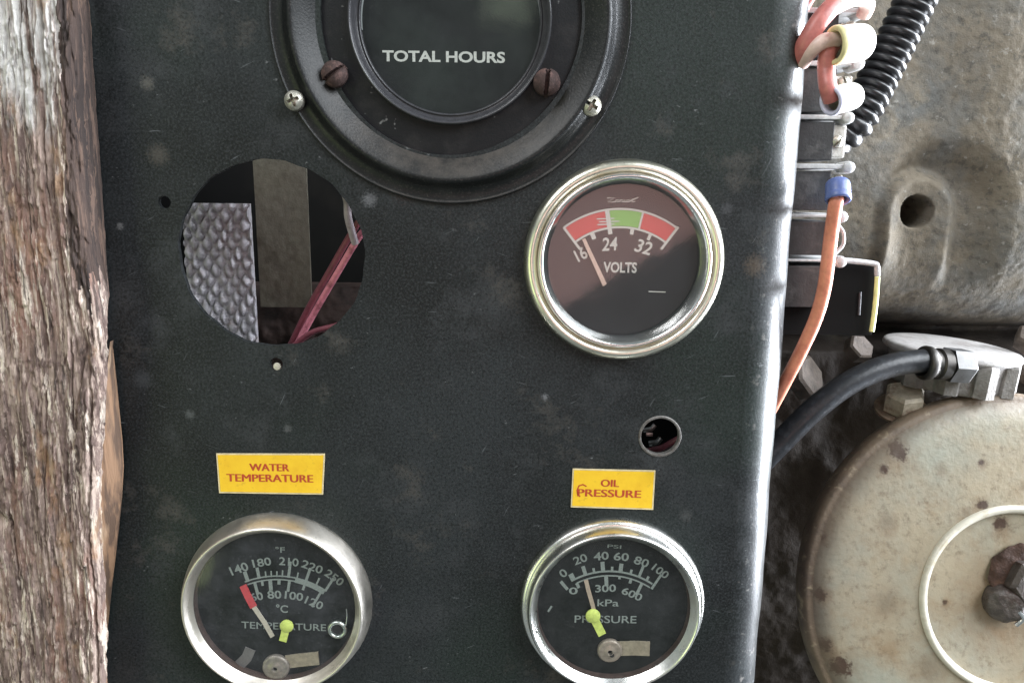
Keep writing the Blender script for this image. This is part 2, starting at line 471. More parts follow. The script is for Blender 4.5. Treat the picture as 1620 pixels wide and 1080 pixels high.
def glass_mat(name, dust, film=(.5, .52, .55), rough=.04, ior=1.5):
    m = M(name); t, n, l = m.t, m.n, m.l
    n.remove(m.b)
    tr = n.new('ShaderNodeBsdfTransparent'); gl = n.new('ShaderNodeBsdfGlossy'); gl.inputs['Roughness'].default_value = rough
    fr = n.new('ShaderNodeFresnel'); gb = n.new('ShaderNodeNewGeometry')
    l.new(m.math('ADD', ior, m.math('MULTIPLY', gb.outputs['Backfacing'], 1 / ior - ior)), fr.inputs['IOR'])
    bp = n.new('ShaderNodeBump'); bp.inputs['Distance'].default_value = .0004; bp.inputs['Strength'].default_value = .25
    l.new(m.noise(60, 2), bp.inputs['Height']); l.new(bp.outputs[0], gl.inputs['Normal'])
    m1 = n.new('ShaderNodeMixShader'); l.new(fr.outputs[0], m1.inputs[0]); l.new(tr.outputs[0], m1.inputs[1]); l.new(gl.outputs[0], m1.inputs[2])
    df = n.new('ShaderNodeBsdfDiffuse'); df.inputs['Color'].default_value = (*film, 1)
    m2 = n.new('ShaderNodeMixShader')
    f = m.math('MULTIPLY', m.step(m.noise(90, 6, .7), .35, .8), dust)
    f = m.math('ADD', f, m.math('MULTIPLY', m.step(m.noise(1600, 2, .6, off=(1, 2, 3)), .62, .72), dust * .8))
    l.new(f, m2.inputs[0]); l.new(m1.outputs[0], m2.inputs[1]); l.new(df.outputs[0], m2.inputs[2])
    l.new(m2.outputs[0], n['Material Output'].inputs[0])
    return m.m
lens_mat = glass_mat('hour_meter_lens', .022, rough=.09)
obj('lens', *lathe(hc, [(145 * k, -.0010), (90 * k, -.0007), (.00001, -.0005)], 96), lens_mat, hm)
rusty = simple('rusty_screw', (.055, .030, .027), .8, .1, .5, 1200, .00012, (.13, .072, .062))
zinc = simple('zinc_screw', (.55, .53, .46), .38, .7, .4, 1500, .00006, (.25, .22, .16))
for (x, y, r_, rot) in ((530, 118, 21, 35), (865, 131, 22, 85)):
    o = obj('flange_screw', *screw(P(x, y, -.0010), r_ * k, .0032, 'slot', R(rot)), rusty, hm, angle=30)
    o['label'] = 'rusty slotted screw in the black flange'
for (x, y, r_, rot) in ((467, 160, 16, 20), (935, 168, 16.5, 60)):
    o = obj('mounting_screw', *screw(P(x, y, -.0014), r_ * k, .0030, 'cross', R(rot)), zinc, hm, angle=30)
    o['label'] = 'shiny cross head screw at the outer ring edge'

# ------------------------------------------------------------------ gauges
def metal(name, col, rough, tint, t0=.45, t1=.75):
    m = M(name, col, rough, 1.0)
    m.over(m.step(m.noise(120, 5, .6), t0, t1), tint)
    m.over(m.math('MULTIPLY', m.step(m.noise(900, 4, .7, off=(4, 4, 1)), .6, .72), .5), tuple(x * .45 for x in tint))
    m.rough(m.noise(260, 4), max(.05, rough - .1), rough + .12)
    m.bump(m.noise(1400, 3), .00003)
    return m.done()
dial_black = M('gauge_dial_black', (.005, .007, .0065), .6, spec=.25)
dial_black.over(dial_black.math('MULTIPLY', dial_black.step(dial_black.noise(1500, 3, .7), .5, .75), .5), (.022, .027, .025))
dial_black = dial_black.done()
print_grey = simple('grey_green_print', (.24, .28, .26), .6, 0, .45, 2500, .00001)
lime = simple('lime_pointer_paint', (.62, .74, .17), .5, 0, .3, 900, .00002)
tan_metal = simple('tan_plated_metal', (.33, .29, .21), .5, .1, .4, 700, .00005, (.22, .19, .13))
pale_ptr = simple('pale_pointer_paint', (.50, .46, .38), .5, 0, .25, 900, .00002)
red_paint = simple('red_paint', (.52, .06, .07), .5, 0, .25, 900, .00002)
dark_hole = simple('dark_pivot_hole', (.008, .008, .008), .8, 0, .2)
gauge_group = 'round gauges on the panel'

# --- voltmeter
vc_px = (986, 413); vc = P(*vc_px, 0); k = S(*vc_px, 0)
vm = thing('voltmeter', 'round volt gauge with red and green scale band and brassy double bezel', 'gauge', vc, gauge_group)
brass = metal('pale_brass_bezel', (.84, .82, .70), .30, (.72, .68, .55))
chrome = metal('chrome_bezel', (.80, .81, .80), .20, (.68, .66, .60))
obj('outer_bezel', *lathe(vc, smooth_prof([(157 * k, -.0002), (157.5 * k, .0012), (155 * k, .0028), (150 * k, .0038), (144 * k, .0040), (139 * k, .0032), (136.5 * k, .0024)], 6), 160), brass, vm, angle=80)
obj('inner_bezel', *lathe(vc, smooth_prof([(137 * k, .0022), (136 * k, .0038), (132.5 * k, .0046), (128 * k, .0042), (123 * k, .0026), (119.5 * k, .0010), (119 * k, .0000)], 6), 160), chrome, vm, angle=80)
vdial_mat = M('volt_dial_black', (.012, .012, .013), .5).done()
YV = .0006
vdial = obj('dial', *lathe(vc, [(121 * k, -.0007), (60 * k, -.0007), (.00001, -.0007)], 96), vdial_mat, vm)
AC = (981, 479); RO, RI = 148.5, 119.5
wp = simple('volt_white_print', (.48, .46, .43), .6, 0, .25, 2500, .00001)
v_red = simple('scale_red', (.48, .055, .05), .6, 0, .15, 1500, .00001)
v_grn = simple('scale_green', (.17, .36, .08), .6, 0, .15, 1500, .00001)
obj('red_band', *join(band(AC, RI + 2, RO - 2, -36, -8, YV - .0001)), v_red, vdial, smooth=False)
obj('red_band', *join(band(AC, RI + 2, RO - 2, 14.5, 36.5, YV - .0001)), v_red, vdial, smooth=False)
obj('green_band', *join(band(AC, RI + 2, RO - 2, -6.5, 14, YV - .0001)), v_grn, vdial, smooth=False)
parts = [stroke(arc_px(AC, RO, -37, 38), 3.2, YV - .0002), stroke(arc_px(AC, RI, -36, 37), 3.2, YV - .0002)]
parts += [tick(AC, a, r0, r1, wd, YV - .00025) for a, r0, r1, wd in ((-36.8, RI - 14, RO, 4), (-22, RI - 11, RI, 7), (-8, RI - 10, RO, 7), (9.5, RI - 10, RI, 6), (24, RI - 11, RI, 5), (37.5, RI - 13, RO + 3, 4), (14.3, RI, RO, 3))]
for q, (xx0, xx1, yy) in enumerate(((944, 972, 346.5), (948, 980, 351), (945, 972, 355.5))): parts.append(stroke([(xx0, yy), (xx1, yy - 1)], 1.9, YV - .00028))
parts += [text_at('24', 965, 386, 24, 21, YV - .0002, -4, .02, .1), text_at('32', 1019, 391, 26, 21, YV - .0002, 16, .02, .1), text_at('16', 919, 402, 18, 20, YV - .0002, -28, .02),
          text_at('VOLTS', 981, 423, 53, 17, YV - .0002, .5, .03)]
# small script word
scr = [[(960, 313.5), (972, 312.5), (961, 320), (973, 319.5)], [(973, 320), (975, 316.5), (978, 316), (977, 319.5), (980, 319)], [(980, 319.5), (981.5, 316), (984.5, 316), (984, 319.5), (986.5, 319)], [(988, 316), (987, 319.5), (990, 319.5)], [(996, 316.5), (992, 316.5), (990.5, 319.5), (994, 319.5), (1010, 312)], [(1001, 314), (1000, 319.5), (1005, 319)]]
parts += [stroke(s_, 1.5, YV - .0002) for s_ in scr]
parts.append(stroke([(1026, 461), (1053, 462)], 1.6, YV - .0002))
obj('printing', *join(*parts), wp, vdial, smooth=False)
ptr = simple('volt_pointer_paint', (.52, .37, .31), .5, 0, .2, 900, .00002)
Yp = YV - .0008
pv = [P(921, 379, Yp), P(926, 377, Yp), P(960, 449, Yp), P(954, 453, Yp)]
obj('pointer', *join((pv + [v + Vector((0, .0002, 0)) for v in pv], [(0, 1, 2, 3), (7, 6, 5, 4), (0, 4, 5, 1), (1, 5, 6, 2), (2, 6, 7, 3), (3, 7, 4, 0)])), ptr, vm, smooth=False)
vglass = glass_mat('volt_glass', .016, rough=.07)
obj('glass', *lathe(vc, [(121 * k, .0012), (60 * k, .0013), (.00001, .0013)], 96), vglass, vm)

# --- temperature and pressure gauges
def round_gauge(name, label, c_px, prof, bez, glass, rg, hg, hd):
    c = P(*c_px, 0); k = S(*c_px, 0)
    t = thing(name, label, 'gauge', c, gauge_group)
    obj('bezel', *lathe(c, smooth_prof([(r * k, h) for r, h in prof], 6), 160), bez, t, angle=80)
    inner = prof[-1]
    obj('inner_wall', *lathe(c, [(inner[0] * k * .999, inner[1]), (inner[0] * k * .985, hd - .0004)], 96), simple(name + '_inner_wall', (.09, .06, .05), .5, .2, .5, 500, .00003), t)
    d = obj('dial', *lathe(c, [(inner[0] * k, hd), (60 * k, hd), (.00001, hd)], 96), dial_black, t)
    obj('glass', *lathe(c, smooth_prof([(inner[0] * k * 1.005, hg), (inner[0] * k * .8, hg + .0006), (inner[0] * k * .4, hg + .0011), (.00001, hg + .0013)], 4), 96), glass, t, angle=80)
    return t, d, c, k
champ = metal('champagne_bezel', (.84, .79, .71), .40, (.70, .65, .58))
silver = metal('silver_bezel', (.86, .86, .83), .28, (.74, .72, .65))
tg, td, tcn, k = round_gauge('temperature_gauge', 'water temperature gauge with red pointer tip and deep satin bezel', (441, 949),
    [(148, -.0002), (148.5, .0008), (147.5, .0020), (145, .0040), (142, .0060), (139, .0074), (136.5, .0078), (134, .0074), (130, .0060), (125.5, .0046)], champ, glass_mat('temperature_glass', .085, (.50, .50, .58), .13), 125, .0046, .0022)
YD = -.0024
C0 = (438, 1052); RA = 140
T = [stroke(arc_px(C0, RA + 1.5, -21, 33), 2.2, YD), stroke(arc_px(C0, RA - 4, -20, 33), 2.2, YD)]
# the arc thickens to a wedge on the right
T.append(band(C0, RA - 6, RA + 2, 12, 33, YD - .00003))
for a, r1, wd in ((-19, RA + 17, 6), (-11.5, RA + 18, 5), (-7, RA + 10, 2.4), (-3.5, RA + 10, 2.4), (0, RA + 9, 2.4), (3.5, RA + 11, 2.4), (7.5, RA + 26, 4.5), (13, RA + 11, 2.4), (19, RA + 23, 4.5), (26, RA + 14, 3), (33, RA + 25, 4)):
    T.append(tick(C0, a, RA, r1, wd, YD - .00006))
for a, r1, wd in ((-15, RA - 24, 5), (-10, RA - 12, 4), (-4.5, RA - 21, 6), (1.5, RA - 12, 5), (8.5, RA - 22, 4.5), (19, RA - 14, 4), (31, RA - 32, 4)):
    T.append(tick(C0, a, RA - 4, r1, wd, YD - .00006))
T += [text_at('140', 378, 899, 30, 15, YD, -20, .02), text_at('180', 414, 889, 30, 14, YD, -10, .02), text_at('210', 457, 888, 31, 14, YD, 5, .02), text_at('220', 494, 896, 34, 14, YD, 21, .02), text_at('250', 529, 913, 32, 14, YD, 38, .02),
      text_at('60', 406, 943, 20, 14, YD, -10, .02), text_at('80', 434, 940, 22, 14, YD, -2, .02), text_at('100', 465, 942, 29, 14, YD, 8, .02), text_at('120', 497, 953, 29, 14, YD, 24, .02),
      text_at('\u00b0C', 446, 962, 19, 14, YD, 4, .02), text_at('\u00b0F', 443, 869, 15, 10, YD, 0, .02), text_at('TEMPERATURE', 449, 990, 134, 12, YD, 1.5, .01)]
obj('printing', *join(*T), print_grey, td, smooth=False)
def rod_px(pts, wpx, Y0, th):
    V, Fs = stroke(pts, wpx, Y0); n = len(V)
    V2 = V + [v + Vector((0, th, 0)) for v in V]
    F2 = list(Fs) + [tuple(reversed([i + n for i in f])) for f in Fs]
    b = [0] + list(range(2, n, 2)) + list(range(n - 1, 0, -2))
    b = list(range(0, n, 2)) + list(range(n - 1, 0, -2))
    for i in range(len(b)):
        a, c = b[i], b[(i + 1) % len(b)]; F2.append((a, c, c + n, a + n))
    return V2, F2
ptr = obj('pointer', *rod_px([(400, 958), (418, 984), (431, 1007)], 7, YD - .0008, .0003), pale_ptr, tg, smooth=False)
obj('pointer_tip', *rod_px([(384, 926), (392, 943), (401, 960)], 11, YD - .00085, .00035), red_paint, ptr, smooth=False)
mk = obj('marker_arm', *join(rod_px([(453, 985), (450, 1003), (447, 1014)], 12, YD - .0012, .0004), lathe(P(454, 989, YD - .0008), [(10.5 * k, 0), (10.5 * k, .0005), (8 * k, .0008), (.00001, .0009)], 32)), lime, tg)
hb = obj('pivot_hub', *lathe(P(438, 1052, YD), smooth_prof([(21 * k, 0), (21.5 * k, .0010), (19 * k, .0016), (13 * k, .0017), (7 * k, .0021), (3.6 * k, .0021), (3.4 * k, .0010)], 4), 48), simple('aged_hub', (.32, .29, .25), .45, .5, .4, 800, .00004), tg)
obj('pivot_hole', *lathe(P(438, 1052, YD), [(3.6 * k, .0014), (.00001, .0014)], 20), dark_hole, hb)
obj('pivot_arm', *rod_px([(452, 1047), (474, 1044), (504, 1041)], 20, YD - .0006, .0005), tan_metal, tg, smooth=False)
obj('side_plate', *rod_px([(378, 1052), (390, 1040), (396, 1026)], 17, YD - .0003, .0003), simple('grey_side_plate', (.16, .155, .15), .5, .2), tg, smooth=False)
bs = obj('stop_bush', *lathe(P(535, 992, YD), smooth_prof([(15 * k, 0), (15.5 * k, .0012), (13 * k, .0018), (10 * k, .0016), (8.6 * k, .0006)], 4), 40), metal('bush_steel', (.6, .66, .62), .3, (.45, .48, .45)), tg)
obj('bush_hole', *lathe(P(535, 992, YD), [(9 * k, .0007), (.00001, .0007)], 24), dark_hole, bs)
obj('wire_stop', *tube([P(548, 962, YD - .001), P(549, 975, YD - .001), P(547, 990, YD - .001)], .00022, 8), chrome, tg)

pg, pd, pcn, k = round_gauge('pressure_gauge', 'oil pressure gauge with lime green pointer base and shiny silver bezel', (968, 953),
    [(143.5, -.0002), (144.5, .0010), (142.5, .0024), (139, .0030), (136.5, .0031), (135.5, .0040), (133.5, .0060), (131, .0070), (128, .0068), (123.5, .0056), (119, .0044)], silver, glass_mat('pressure_glass', .050, (.5, .5, .54), .10), 119, .0044, .0022)
C1 = (964, 1028); RA = 123.5
T = [stroke(arc_px(C1, RA + 1.5, -26, 33), 3, YD), stroke(arc_px(C1, RA - 5.5, -26, 33), 2.4, YD)]
for a, r1, wd in ((-27, RA + 12, 8), (-17.5, RA + 16, 6), (-11, RA + 9, 4), (-4.5, RA + 17, 6.5), (2, RA + 9, 4), (8, RA + 15, 6.5), (15.5, RA + 9, 4), (22, RA + 20, 4.5), (28, RA + 9, 4), (34.5, RA + 22, 4)):
    T.append(tick(C1, a, RA - 6 if a > 33 else RA, r1, wd, YD - .00006))
for a, r1, wd in ((-26, RA - 14, 5), (-19, RA - 10, 4), (-2.5, RA - 22, 6), (8, RA - 10, 4), (17, RA - 13, 4.5), (26, RA - 26, 5)):
    T.append(tick(C1, a, RA - 5, r1, wd, YD - .00006))
T += [text_at('0', 891, 906, 11, 14, YD, -35, .02), text_at('20', 918, 884, 22, 14, YD, -22, .02), text_at('40', 951, 879, 24, 14, YD, -6, .02), text_at('60', 983, 880, 24, 14, YD, 4, .02), text_at('80', 1015, 888, 24, 14, YD, 19, .02), text_at('100', 1045, 903, 29, 13, YD, 36, .02),
      text_at('0', 907, 934, 14, 12, YD, 0, .02), text_at('300', 958, 930, 33, 13, YD, -3, .02), text_at('600', 1000, 939, 34, 13, YD, 24, .02),
      text_at('kPa', 962, 953, 34, 12, YD, 0, .01), text_at('PRESSURE', 958, 979, 98, 13, YD, 0, .01), text_at('PSI', 972, 864, 22, 6, YD, 4, .01)]
T.append(stroke([(887, 919), (898, 932)], 5, YD)); T.append(stroke([(867, 967), (873, 958)], 3, YD))
obj('printing', *join(*T), print_grey, pd, smooth=False)
ptr = obj('pointer', *rod_px([(927, 917), (931, 934), (938, 958), (941, 972)], 6.5, YD - .0008, .0003), simple('tan_pointer', (.42, .34, .26), .5, 0, .3, 900, .00002), pg, smooth=False)
obj('lime_arm', *join(rod_px([(938, 975), (945, 988), (953, 1004)], 13, YD - .0012, .0004), lathe(P(938, 973, YD - .0008), [(11.5 * k, 0), (11.5 * k, .0005), (8.5 * k, .0009), (.00001, .0010)], 32)), lime, ptr)
hb = obj('pivot_hub', *lathe(P(964, 1026, YD), smooth_prof([(19 * k, 0), (19.5 * k, .0010), (17 * k, .0016), (11 * k, .0017), (6 * k, .0020), (3.8 * k, .0020), (3.5 * k, .0010)], 4), 48), simple('tan_hub', (.36, .31, .25), .45, .4, .4, 800, .00004), pg)
obj('pivot_hole', *lathe(P(967, 1030, YD), [(3.7 * k, .00205), (.00001, .00205)], 20), dark_hole, hb)
obj('pivot_arm', *rod_px([(978, 1026), (1004, 1025), (1028, 1026)], 22, YD - .0006, .0005), tan_metal, pg, smooth=False)

# ------------------------------------------------------------------ stickers
def sticker(name, label, corners, lines, extra=None, lift=(2, .0012)):
    ym = M(name + '_yellow', (.80, .50, .022), .45)
    ym.over(ym.step(ym.noise(200, 5), .45, .75), (.74, .43, .018)); ym.over(ym.math('MULTIPLY', ym.step(ym.noise(420, 5, .7, off=(2, 2, 2)), .60, .72), .5), (.40, .20, .03)); ym.bump(ym.noise(700, 3), .00004)
    ym = ym.done()
    ed = simple(name + '_paper_edge', (.72, .60, .36), .6)
    c = P(sum(x for x, y in corners) / 4, sum(y for x, y in corners) / 4, 0)
    t = thing(name, label, 'label sticker', c, 'yellow stickers above the lower gauges')
    Y = -.00035
    cx, cy = sum(x for x, y in corners) / 4, sum(y for x, y in corners) / 4
    def sheet(sh, Y, nx=18, ny=9):
        q = [(x + (cx - x) / abs(cx - x) * sh, y + (cy - y) / abs(cy - y) * sh) for x, y in corners]
        V = []
        for j in range(ny + 1):
            for i in range(nx + 1):
                u, v = i / nx, j / ny
                x = (q[0][0] * (1 - u) + q[1][0] * u) * (1 - v) + (q[3][0] * (1 - u) + q[2][0] * u) * v
                y = (q[0][1] * (1 - u) + q[1][1] * u) * (1 - v) + (q[3][1] * (1 - u) + q[2][1] * u) * v
                dd = math.hypot(x - corners[lift[0]][0], y - corners[lift[0]][1])
                V.append(P(x, y, Y - lift[1] * max(0, 1 - dd / 26) ** 2))
        n = nx + 1
        return V, [(j * n + i, j * n + i + 1, (j + 1) * n + i + 1, (j + 1) * n + i) for j in range(ny) for i in range(nx)], n, ny + 1
    V, Fs, n, m_ = sheet(0, Y)
    ring_ = list(range(n)) + [j * n + n - 1 for j in range(1, m_)] + [(m_ - 1) * n + i for i in range(n - 2, -1, -1)] + [j * n for j in range(m_ - 2, 0, -1)]
    b0 = len(V); V = V + [V[i] + Vector((0, .0003, 0)) for i in ring_]
    Fs = Fs + [(ring_[i], b0 + i, b0 + (i + 1) % len(ring_), ring_[(i + 1) % len(ring_)]) for i in range(len(ring_))]
    bk = obj('backing', V, Fs, ed, t, angle=40)
    V, Fs, _, _ = sheet(2.2, Y - .00008)
    obj('yellow_face', V, Fs, ym, bk, angle=40)
    ink = simple(name + '_ink', (.48, .055, .018), .6, 0, .3, 3000, .00001)
    L = [text_at(s_, x + dx, y, w_, h_, Y - .00014 - .00001 * dx, rot_, 0.0) for (s_, x, y, w_, h_, rot_) in lines for dx in (-.7, 0, .7)]
    if extra: L.append(stroke(extra, 2.2, Y - .00014))
    obj('lettering', *join(*L), ink, bk, smooth=False)
sticker('water_sticker', 'yellow sticker reading WATER TEMPERATURE above the left gauge', [(342, 717), (514, 717.5), (511, 782), (346.5, 779.5)],
        [('WATER', 426, 739, 62, 12, .2), ('TEMPERATURE', 427, 756, 136, 12.5, .2)])
sticker('oil_sticker', 'yellow sticker reading OIL PRESSURE above the right gauge', [(906, 741), (1037, 744), (1033.5, 806), (903, 802)],
        [('OIL', 965, 764, 28, 12, 1), ('PRESSURE', 964, 780, 100, 12.5, 1)],
        [(928, 769), (922, 766), (916, 768), (913, 775), (914, 782), (918, 785)], lift=(1, .0008))

# ------------------------------------------------------------------ behind the big opening
def plate_px(x0, x1, y0, y1, Y, th, nx, ny, hf):
    a, b = P(x0, y0, Y), P(x1, y1, Y)
    X, Z = np.meshgrid(np.linspace(a.x, b.x, nx), np.linspace(a.z, b.z, ny))
    H = hf(X, Z)
    V = np.stack([X, Y - H, Z], -1).reshape(-1, 3)
    Fs = grid_faces(ny, nx); n = len(V)
    back = [(a.x, Y + th, a.z), (b.x, Y + th, a.z), (b.x, Y + th, b.z), (a.x, Y + th, b.z)]
    e = [list(range(0, nx)), [i * nx + nx - 1 for i in range(ny)], list(range((ny - 1) * nx, ny * nx)), [i * nx for i in range(ny)]]
    Fs = [tuple(f) for f in Fs]
    Fs += [tuple(e[0][::-1]) + (n, n + 1), tuple(e[1][::-1]) + (n + 1, n + 2), tuple(e[2]) + (n + 2, n + 3), tuple(e[3]) + (n + 3, n), (n, n + 3, n + 2, n + 1)]
    return [Vector(v) for v in V.tolist()] + [Vector(v) for v in back], Fs
def diamonds(X, Z):
    wx, wz = .0045, .0066
    x = X + .0016 * (fbm(X * 220, Z * 220, 2, 3) - .5); z = Z + .0018 * (fbm(X * 200, Z * 200, 2, 8) - .5)
    best = np.zeros_like(X)
    for ox, oz in ((0, 0), (.5, .5)):
        u, v = ((x / wx + ox) % 1) - .5, ((z / wz + oz) % 1) - .5
        cellr = .55 + .75 * vnoise(np.floor(x / wx + ox) * 1.7 + .3, np.floor(z / wz + oz) * 2.3 + .2, 5)
        best = np.maximum(best, np.clip(1 - (np.abs(u) / .30) ** 1.5 - (np.abs(v) / .38) ** 1.5, 0, 1) ** .5 * cellr)
    return .0021 * best + .0012 * fbm(X * 60, Z * 60, 3, 2)
o = obj('diamond_mesh_plate', *plate_px(288, 411, 321, 585, .045, .0006, 90, 170, diamonds), simple('dusty_galvanised_mesh', (.60, .57, .61), .6, .1, .45, 500, .0002, (.38, .32, .32)), None)
tag(o, 'pale grey diamond mesh plate seen through the large round opening', 'mesh plate')
o = obj('tan_strut', *plate_px(398, 494, 215, 486, .052, .0008, 40, 90, lambda X, Z: .0006 * fbm(X * 200, Z * 200, 4, 9)), simple('tan_dusty_paint', (.20, .185, .145), .75, 0, .3, 500, .0001, (.13, .115, .09)), None)
tag(o, 'flat tan vertical strut beside the diamond mesh inside the opening', 'strut')
def lump(X, Z):
    z0 = P(440, 465, .06).z; x0 = P(380, 470, .06).x
    return .016 * sstep(z0 - Z + .004 * fbm(X * 150, Z * 150, 3, 4), -.004, .012) + .006 * fbm(X * 130, Z * 130, 4, 6) - .012
o = obj('rusty_block', *plate_px(372, 600, 455, 620, .060, .02, 80, 60, lump), simple('dark_rusty_brown', (.075, .045, .038), .8, 0, .5, 160, .0003, (.03, .02, .018)), None)
tag(o, 'dark rusty brown block low inside the large opening', 'engine part')
pink = simple('faded_pink_insulation', (.74, .25, .32), .45, 0, .3, 600, .00005, (.26, .07, .09))
maroon = simple('maroon_insulation', (.22, .055, .075), .5, 0, .35, 600, .00005, (.12, .035, .045))
pale_ins = simple('pale_lilac_insulation', (.42, .36, .38), .5, 0, .3, 600, .00005, (.22, .18, .18))
def wire(name, label, pts, r, mat, group=None, n=12):
    V, Fs = tube([P(*p) for p in pts], r, n)
    o = obj(name, V, Fs, mat, None, angle=60)
    return tag(o, label, 'wire', group)
gw = 'wires behind the large opening'
wire('wire', 'bright pink wire slanting across the right of the large opening', [(600, 340, .018), (570, 372, .020), (535, 430, .023), (500, 490, .026), (470, 545, .028), (455, 580, .03)], .0011, pink, gw)
wire('wire', 'thin dark maroon wire running along the left of the pink one', [(590, 320, .022), (558, 366, .024), (520, 432, .026), (487, 490, .028), (458, 550, .03)], .0011, maroon, gw)
wire('wire', 'dull pink wire lying low across the bottom of the large opening', [(600, 488, .015), (560, 507, .018), (525, 517, .020), (490, 528, .022), (450, 560, .025)], .0010, maroon, gw)
wire('wire', 'short pale lilac wire end at the upper right rim of the opening', [(540, 290, .016), (549, 318, .014), (551, 345, .014), (562, 385, .018)], .0012, pale_ins, gw)
# behind the small hole
wire('wire', 'dark red wire behind the small hole above the oil sticker', [(1100, 680, .008), (1068, 697, .008), (1045, 709, .010), (1010, 716, .012)], .0011, maroon)
steel = metal('dull_steel', (.5, .5, .5), .4, (.35, .34, .33))
for (x, y, s_, lab) in ((1030, 678, 7, 'upper of two small metal lugs inside the small hole'), (1039, 699, 8, 'lower of two small metal lugs inside the small hole')):
    c = P(x, y, .014)
    t = thing('terminal_lug', lab, 'terminal lug', c, 'lugs inside the small hole')
    kk = S(x, y, .014)
    obj('barrel', *tube([c + Vector((-.0022, .001, -.0008)), c, c + Vector((.0012, 0, .0014))], s_ * kk * .55, 10), steel, t)
    obj('tongue', *box(c.x - .0016, c.x + .0006, c.y - .0006, c.y + .0002, c.z - .0024, c.z - .0012, .0001), steel, t)

# ------------------------------------------------------------------ weathered post on the left
edge_y = [-60, 0, 150, 300, 400, 480, 530, 560, 620, 700, 760, 850, 950, 1080, 1160]
edge_x = [108, 112, 118, 128, 138, 152, 160, 160, 158, 154, 150, 150, 158, 160, 160]
side_x = [134, 140, 150, 162, 168, 173, 169, 166, 164, 161, 158, 157, 163, 167, 167]
YF = -.0130
nz, nu, ns = 620, 190, 26
rows = np.linspace(-60, 1160, nz)
Vp = np.zeros((nz, nu + ns, 3))
for i, y in enumerate(rows):
    xe = P(np.interp(y, edge_y, edge_x), y, YF); xs = P(np.interp(y, edge_y, side_x), y, -.0012)
    z = xe.z; xl = P(-110, y, YF).x
    u = np.linspace(0, 1, nu)
    Vp[i, :nu, 0] = xl + (xe.x - xl) * u
    rr = .0035
    Vp[i, :nu, 1] = YF + np.where(Vp[i, :nu, 0] > xe.x - rr, rr - np.sqrt(np.maximum(rr ** 2 - (Vp[i, :nu, 0] - xe.x + rr) ** 2, 0)), 0)
    t = np.linspace(0, 1, ns + 1)[1:]
    Vp[i, nu:, 0] = xe.x + (max(xs.x, xe.x - .02) - xe.x) * t
    Vp[i, nu:, 1] = YF + rr + (-.0012 - YF - rr) * t
    Vp[i, :, 2] = z
U = np.cumsum(np.r_[np.zeros((1,)), np.full(nu + ns - 1, 1)]) * .00042
UU, ZZ = np.meshgrid(U, Vp[:, 0, 2])
warp = .0016 * fbm(UU * 40, ZZ * 9, 3, 5)
g1 = fbm((UU + warp) * 330, ZZ * 38, 4, 11, .6)
g2 = np.abs(fbm((UU + warp) * 110, ZZ * 7, 2, 31) - .5) * 2
g3 = fbm((UU + warp) * 800, ZZ * 260, 3, 41)
chunk = sstep(fbm((UU + warp) * 210, ZZ * 70, 4, 61, .6), .47, .53)
chunk2 = sstep(fbm((UU + warp) * 420, ZZ * 110, 3, 67, .6), .50, .56)
hgt = .0010 * (g1 - .5) - .0014 * sstep(.06 - g2, 0, .06) + .0010 * (g3 - .5) + .0004 * chunk + .0006 * chunk2 + .0008 * (fbm((UU + warp) * 1500, ZZ * 420, 2, 51) - .5)
Vp[:, :nu, 1] -= hgt[:, :nu]
Vp[:, nu:, 0] += (hgt[:, nu:] * np.linspace(1, .3, ns)[None, :]) * .7
Vp[:, nu:, 1] -= hgt[:, nu - 1:nu] * np.linspace(1, 0, ns)[None, :]
pv = Vp.reshape(-1, 3)
post = thing('wooden_post', 'rough weathered brown wooden post standing left of the panel', 'wooden post', Vector((P(80, 540, YF).x, YF, ZB)))
wm = M('weathered_wood', (.235, .166, .140), .82)
wm.over(wm.step(wm.noise(210, 6, .66, stretch=(1.6, 1, .11)), .46, .56), (.125, .083, .070))
wm.over(wm.math('MULTIPLY', wm.step(wm.noise(60, 5, .6, stretch=(1.4, 1, .35), off=(6, 1, 4)), .50, .62), .75), (.30, .17, .125))
wm.over(wm.math('MULTIPLY', wm.step(wm.noise(240, 6, .66, stretch=(1.7, 1, .14), off=(1, 3, 2)), .52, .58), .9), (.36, .27, .225))
chips = wm.math('MULTIPLY', wm.step(wm.noise(250, 6, .68, stretch=(1.8, 1, .17), off=(7, 3, 2)), .53, .58), wm.step(wm.noise(70, 4, .6, stretch=(1, 1, .4), off=(2, 6, 1)), .42, .54))
wm.over(chips, (.70, .60, .50))
wm.over(wm.math('MULTIPLY', wm.step(wm.noise(420, 5, .7, stretch=(2.4, 1, .09), off=(5, 2, 7)), .55, .60), .85), (.52, .41, .34))
wm.over(wm.math('MULTIPLY', wm.step(wm.noise(420, 5, .65, stretch=(1.8, 1, .10), off=(3, 3, 8)), .58, .64), .8), (.040, .027, .022))
zg = wm.n.new('ShaderNodeSeparateXYZ'); wm.l.new(wm.tc.outputs['Object'], zg.inputs[0])
zt = P(60, 230, YF).z - ZB
wm.over(wm.math('MULTIPLY', wm.step(wm.math('ADD', zg.outputs['Z'], wm.math('MULTIPLY', wm.noise(160, 5, .65, stretch=(1, 1, .3), off=(9, 1, 1)), .06)), zt + .03, zt + .045), wm.step(wm.noise(130, 5, .6, stretch=(1.6, 1, .06), off=(3, 8, 2)), .45, .53)), (.62, .60, .57))
wm.over(wm.math('MULTIPLY', wm.step(wm.noise(110, 5, .6, off=(4, 4, 4), stretch=(1, 1, .4)), .58, .66), .6), (.36, .21, .11))
wm.bump(wm.noise(700, 6, .7, stretch=(1.6, 1, .16)), .0007)
wm.bump(wm.noise(2200, 4, .6, stretch=(1, 1, .6)), .0003)
wood = wm.done()
Pf = grid_faces(nz, nu + ns)
